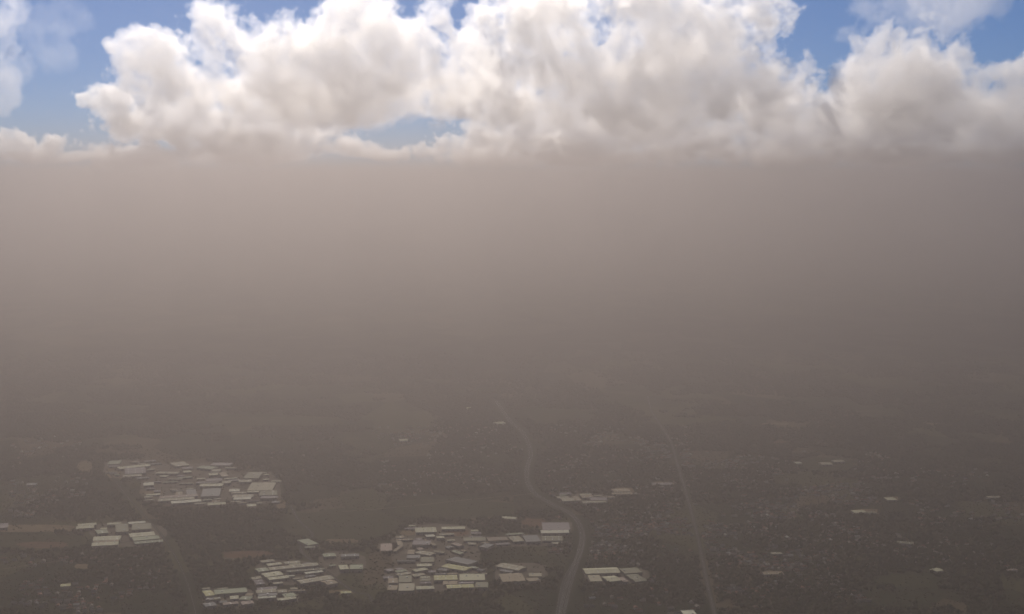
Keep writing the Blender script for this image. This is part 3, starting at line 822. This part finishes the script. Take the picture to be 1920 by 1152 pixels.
# ------------------------------------------------------------------ woodland and scrub (far-off masses nobody could count)
def leaf_clumps(name, X, Y, S, Hh, mat):
    """each crown: a lumpy ring-built canopy of 24 triangles with its own jitter; all joined as one far-off mass"""
    n = len(X)
    rg = np.random.default_rng(5)
    ang = np.arange(6) * np.pi / 3
    base = np.concatenate([np.stack([np.cos(ang) * .75, np.sin(ang) * .75, np.full(6, .12)], 1),
                           np.stack([np.cos(ang + .5), np.sin(ang + .5), np.full(6, .55)], 1),
                           np.array([[0, 0, 1.0]])], 0)
    V = np.repeat(base[None], n, 0) * (1 + rg.normal(0, .16, (n, 13, 1)))
    rot = rg.uniform(0, 6.28, n)
    c_, s_ = np.cos(rot)[:, None], np.sin(rot)[:, None]
    vx = V[:, :, 0] * c_ - V[:, :, 1] * s_
    vy = V[:, :, 0] * s_ + V[:, :, 1] * c_
    out = np.stack([vx * S[:, None] + X[:, None], vy * S[:, None] + Y[:, None], V[:, :, 2] * Hh[:, None]], 2)
    tri = []
    for i in range(6):
        j = (i + 1) % 6
        tri += [(i, j, 6 + i), (j, 6 + j, 6 + i), (6 + i, 6 + j, 12)]
    tri = np.array(tri)
    F = (tri[None] + (np.arange(n) * 13)[:, None, None]).reshape(-1, 3)
    me = bpy.data.meshes.new(name)
    me.vertices.add(n * 13)
    me.vertices.foreach_set('co', out.reshape(-1).astype(np.float32))
    me.loops.add(len(F) * 3)
    me.loops.foreach_set('vertex_index', F.reshape(-1).astype(np.int32))
    me.polygons.add(len(F))
    me.polygons.foreach_set('loop_start', (np.arange(len(F)) * 3).astype(np.int32))
    me.polygons.foreach_set('loop_total', np.full(len(F), 3, np.int32))
    me.update()
    me.materials.append(mat)
    o = link(bpy.data.objects.new(name, me))
    return tag(o, kind='stuff')
M_WOOD = matte('tree_crowns', (0.022, 0.029, 0.014), 1.0, 0.0, 0.2, 0.012, (0.046, 0.051, 0.025))
M_SCRUB = matte('scrub_bushes', (0.045, 0.046, 0.026), 1.0, 0.0, 0.2, 0.05, (0.075, 0.066, 0.04))
rg = np.random.default_rng(3)
def scatter(n, y0, y1):
    # even per ground area inside the frame's wedge
    Y = np.sqrt(rg.uniform(y0 ** 2, y1 ** 2, n))
    X = rg.uniform(-.40, .40, n) * Y
    return X, Y
def fbm(X, Y, sc_, seed):
    v = np.empty(len(X), np.float32)
    for i in range(len(X)):
        q = Vector((X[i] / sc_, Y[i] / sc_, seed))
        v[i] = mnoise.noise(q) + .5 * mnoise.noise(q * 2.3) + .25 * mnoise.noise(q * 5.1)
    return v
X, Y = scatter(150000, 3700, 9800)
d = fbm(X, Y, 420, 1.7)
keep = (d > -0.10) & (rg.uniform(0, 1, len(X)) < np.clip((9700 - Y) / 3600, 0, 1))
X, Y, d = X[keep], Y[keep], d[keep]
PX, PY = pix(X, Y)
keep = ~in_patch(PX, PY)
X, Y = X[keep], Y[keep]
keep = free_mask(X, Y, 8)
X, Y = X[keep], Y[keep]
leaf_clumps('woodland', X, Y, rg.uniform(4.5, 10, len(X)), rg.uniform(7, 16, len(X)), M_WOOD)
X, Y = scatter(26000, 3700, 6200)
PX, PY = pix(X, Y)
keep = free_mask(X, Y, 4) & (~in_patch(PX, PY) | (rg.uniform(0, 1, len(X)) < .25))
X, Y = X[keep], Y[keep]
leaf_clumps('scrub', X, Y, rg.uniform(2, 4.5, len(X)), rg.uniform(2, 5, len(X)), M_SCRUB)

# ------------------------------------------------------------------ clouds: real volumes beyond and above the haze
def cloud_mat(name, dens, g_, attr=True):
    m = bpy.data.materials.new(name)
    m.use_nodes = True
    t_ = m.node_tree
    t_.nodes.clear()
    o = t_.nodes.new('ShaderNodeOutputMaterial')
    v = t_.nodes.new('ShaderNodeVolumePrincipled')
    v.inputs['Density'].default_value = dens
    v.inputs['Anisotropy'].default_value = g_
    v.inputs['Color'].default_value = (0.995, 0.985, 0.975, 1)
    if not attr:
        for k in ('Density Attribute', 'Color Attribute', 'Temperature Attribute'):
            v.inputs[k].default_value = ''
    t_.links.new(v.outputs[0], o.inputs['Volume'])
    return m
C_MASS = cloud_mat('cloud_mass', 0.0052, 0.8)
C_MIST = cloud_mat('cloud_mist', 0.000008, 0.6, False)

def make_cloud(label, blobs, dist, base, seed, vox=11, amp=7.2, bill=2.9, scale=900.0, soft=.36, thin=1.0, depth=.8, bias=.1):
    rn = random.Random(seed)
    k = dist / FPX
    E = []
    for px, py, rx, ry, *dm in blobs:
        dq = dm[0] if dm else 1.0
        c_ = ap(px, py, dist + rn.uniform(-.35, .35) * rx * k * depth)
        E.append((c_, rx * k, .5 * (rx + ry) * k * depth * dq, ry * k))
    lo = Vector((min(c_.x - 1.55 * a for c_, a, b_, d_ in E), min(c_.y - 1.55 * b_ for c_, a, b_, d_ in E), max(base, min(c_.z - 1.55 * d_ for c_, a, b_, d_ in E))))
    hi = Vector((max(c_.x + 1.55 * a for c_, a, b_, d_ in E), max(c_.y + 1.55 * b_ for c_, a, b_, d_ in E), max(c_.z + 1.55 * d_ for c_, a, b_, d_ in E)))
    org = Vector(((lo.x + hi.x) / 2, (lo.y + hi.y) / 2, lo.z))
    bm = bmesh.new()
    for c_, a, b_, d_ in E:
        bmesh.ops.create_icosphere(bm, subdivisions=2, radius=1, matrix=Matrix.Translation(c_ - org) @ Matrix.Diagonal((a, b_, d_, 1)))
    for v in bm.verts:
        v.co += v.co.normalized() * 0 + Vector((1, 1, 1)) * (mnoise.noise(v.co / 260.0) * 50)
        if v.co.z + org.z < base: v.co.z = base - org.z
    me = bpy.data.meshes.new('cloud')
    bm.to_mesh(me)
    bm.free()
    me.materials.append(C_MIST)
    ob = link(bpy.data.objects.new('cloud', me))
    ob.location = org
    tag(ob, label, 'cloud', 'cumulus clouds over the haze')
    ng = bpy.data.node_groups.new('cloud_density', 'GeometryNodeTree')
    ng.interface.new_socket('Geometry', in_out='INPUT', socket_type='NodeSocketGeometry')
    ng.interface.new_socket('Geometry', in_out='OUTPUT', socket_type='NodeSocketGeometry')
    N, L = ng.nodes, ng.links
    gi, gout = N.new('NodeGroupInput'), N.new('NodeGroupOutput')
    pos = N.new('GeometryNodeInputPosition').outputs[0]
    def feed(n, args):
        for i, q in enumerate(args):
            if q is None: continue
            if hasattr(q, 'node'): L.new(q, n.inputs[i])
            else: n.inputs[i].default_value = q
    def vm(op, *args):
        n = N.new('ShaderNodeVectorMath'); n.operation = op
        feed(n, args)
        return n.outputs['Value'] if op == 'LENGTH' else n.outputs[0]
    def mt(op, *args):
        n = N.new('ShaderNodeMath'); n.operation = op
        feed(n, args)
        return n.outputs[0]
    def ns(vec, s_, det, rough, sd_):
        n = N.new('ShaderNodeTexNoise'); n.noise_dimensions = '4D'
        L.new(vec, n.inputs['Vector'])
        n.inputs['W'].default_value = sd_
        n.inputs['Scale'].default_value = 1 / s_
        n.inputs['Detail'].default_value = det
        n.inputs['Roughness'].default_value = rough
        return n.outputs
    wv = vm('SUBTRACT', ns(pos, scale * 1.1, 3, .55, seed * 3.1)[1], (.5, .5, .5))
    wsn = N.new('ShaderNodeVectorMath'); wsn.operation = 'SCALE'
    L.new(wv, wsn.inputs[0]); wsn.inputs['Scale'].default_value = scale * .5
    wpos = vm('ADD', pos, wsn.outputs[0])
    s = None
    for c_, a, b_, d_ in E:
        q = mt('SUBTRACT', 1.0, vm('LENGTH', vm('DIVIDE', vm('SUBTRACT', wpos, tuple(c_ - org)), (a, b_, d_))))
        s = q if s is None else mt('SMOOTH_MAX', s, q, .15)
    s = mt('MINIMUM', mt('MULTIPLY', s, 2.2), .5)
    n1 = mt('MULTIPLY', mt('SUBTRACT', ns(pos, scale * .8, 9, .71, seed * 1.7)[0], .5), amp * 2 * .5)
    n2 = mt('MULTIPLY', mt('SUBTRACT', ns(wpos, scale * .22, 5, .6, seed * 2.3)[0], .5), bill * 2)
    f = mt('ADD', mt('ADD', s, n1), mt('ADD', n2, bias))
    f = mt('MINIMUM', mt('MAXIMUM', mt('DIVIDE', f, soft), 0.0), 1.0)
    f = mt('MULTIPLY', f, mt('ADD', .35, mt('MULTIPLY', f, .65)))
    sep = N.new('ShaderNodeSeparateXYZ'); L.new(wpos, sep.inputs[0])
    zb = mt('MINIMUM', mt('MAXIMUM', mt('DIVIDE', mt('SUBTRACT', sep.outputs[2], base - org.z + 10), 140.0), 0.0), 1.0)
    f = mt('MULTIPLY', mt('MULTIPLY', f, zb), thin)
    vc = N.new('GeometryNodeVolumeCube')
    L.new(f, vc.inputs['Density'])
    a, b_ = lo - org, hi - org
    vc.inputs['Min'].default_value = a
    vc.inputs['Max'].default_value = b_
    for i, ax in enumerate('XYZ'):
        vc.inputs['Resolution ' + ax].default_value = max(8, int((b_[i] - a[i]) / vox))
    smn = N.new('GeometryNodeSetMaterial')
    L.new(vc.outputs[0], smn.inputs[0])
    smn.inputs['Material'].default_value = C_MASS
    L.new(smn.outputs[0], gout.inputs[0])
    vd = bpy.data.volumes.new('vapour')
    vd.materials.append(C_MASS)
    core = link(bpy.data.objects.new('vapour', vd), ob)
    md = core.modifiers.new('density', 'NODES')
    md.node_group = ng
    return ob

make_cloud('tall billowing white cloud with a sharp bulging left end, left of centre',
    [(240, 85, 48, 26), (300, 90, 75, 40), (290, 135, 70, 45, 1.9), (350, 165, 110, 50), (270, 165, 60, 45), (415, 45, 60, 62), (440, 110, 70, 60, .5), (505, 45, 60, 40, .5), (560, 75, 70, 40, .6), (560, 150, 130, 80), (620, 80, 90, 62),
     (660, 175, 140, 58, 1.6), (680, 60, 80, 78), (760, 165, 130, 64), (720, 100, 100, 75, .7), (815, 55, 36, 62, 1.5), (860, 120, 70, 70, .7), (800, 190, 110, 44), (480, 195, 130, 46, 1.3)], 13000, 1590, 1)
make_cloud('largest white cumulus with grey hollows, right of centre',
    [(900, 70, 55, 55, .7), (960, 55, 80, 65), (1010, 45, 110, 70), (1000, 130, 130, 75), (930, 192, 85, 40, 2.3), (1090, 100, 110, 110), (1165, 155, 50, 60, 2.2), (1215, 45, 110, 70), (1245, 105, 90, 50, 2.4), (1340, 80, 110, 100), (1290, 165, 140, 70, .8), (1200, 190, 150, 55), (1405, 95, 55, 110),
     (1390, 185, 100, 66, 2.0), (1290, 225, 160, 40), (1070, 215, 140, 40), (1445, 185, 55, 70)], 14500, 1450, 2)
make_cloud('thin pointed cloud spike rising between the two big clouds',
    [(1507, 138, 15, 32), (1500, 190, 42, 42), (1530, 215, 75, 40), (1460, 225, 75, 36)], 15500, 1430, 5, scale=600, vox=13)
make_cloud('towering grey hearted cloud with ragged white rim at right',
    [(1640, 70, 42, 40), (1675, 110, 75, 55), (1650, 190, 95, 66), (1695, 175, 85, 62, 2.6), (1745, 160, 70, 60), (1620, 140, 50, 60), (1780, 215, 70, 46, 1.6), (1600, 225, 90, 40)], 13500, 1440, 3)
make_cloud('small rounded cloud head at the right edge',
    [(1870, 145, 50, 32), (1905, 190, 75, 56), (1845, 205, 65, 46, 1.7), (1930, 150, 50, 45), (1880, 235, 100, 34)], 14500, 1440, 4)
make_cloud('wispy cloud scrap cut off by the left edge, highest of the left ones',
    [(-15, 40, 60, 55), (15, 15, 45, 30), (5, 140, 45, 50), (-10, 180, 40, 30)], 12500, 1500, 6, thin=.28)
make_cloud('low fringed cloud bank trailing under the tall left cloud',
    [(205, 186, 55, 24), (255, 226, 75, 36), (335, 233, 100, 42), (385, 262, 50, 22, 2.2), (430, 245, 100, 42), (520, 262, 120, 34), (630, 284, 90, 15), (700, 292, 60, 11), (300, 285, 140, 24), (440, 290, 140, 20)], 27000, 1380, 7, vox=20, scale=1500)
make_cloud('pair of low puffs on the haze at the left edge',
    [(28, 266, 40, 22), (60, 284, 45, 14), (108, 275, 32, 16), (-20, 278, 45, 24), (10, 294, 90, 11), (150, 298, 60, 8)], 30000, 1380, 8, vox=24, scale=1100)
make_cloud('low flat cloud line resting on the haze in the middle',
    [(780, 286, 42, 18), (860, 274, 60, 24), (940, 254, 75, 32), (1040, 256, 100, 34), (1150, 263, 110, 26), (1250, 268, 90, 24), (930, 290, 140, 18), (1120, 292, 160, 18)], 30000, 1380, 9, vox=24, scale=1300)
make_cloud('hazy low cloud line along the horizon at right',
    [(1360, 260, 110, 32), (1480, 262, 110, 34), (1600, 258, 110, 36), (1720, 256, 110, 36), (1840, 262, 110, 34), (1940, 262, 90, 36), (1420, 290, 160, 18), (1680, 290, 180, 20), (1880, 292, 140, 18)], 30000, 1380, 10, vox=26, scale=1400)
make_cloud('thin grey veil of cloud drifting across the top right',
    [(1640, 25, 70, 35), (1720, 22, 100, 45), (1810, 5, 110, 32), (1890, -15, 70, 25), (1600, 50, 40, 25)], 12000, 1600, 11, thin=.2)
make_cloud('faint blue grey wisps in the gap at top left',
    [(70, 60, 55, 35), (110, 40, 55, 30), (95, 95, 60, 28)], 12500, 1600, 12, thin=.07)
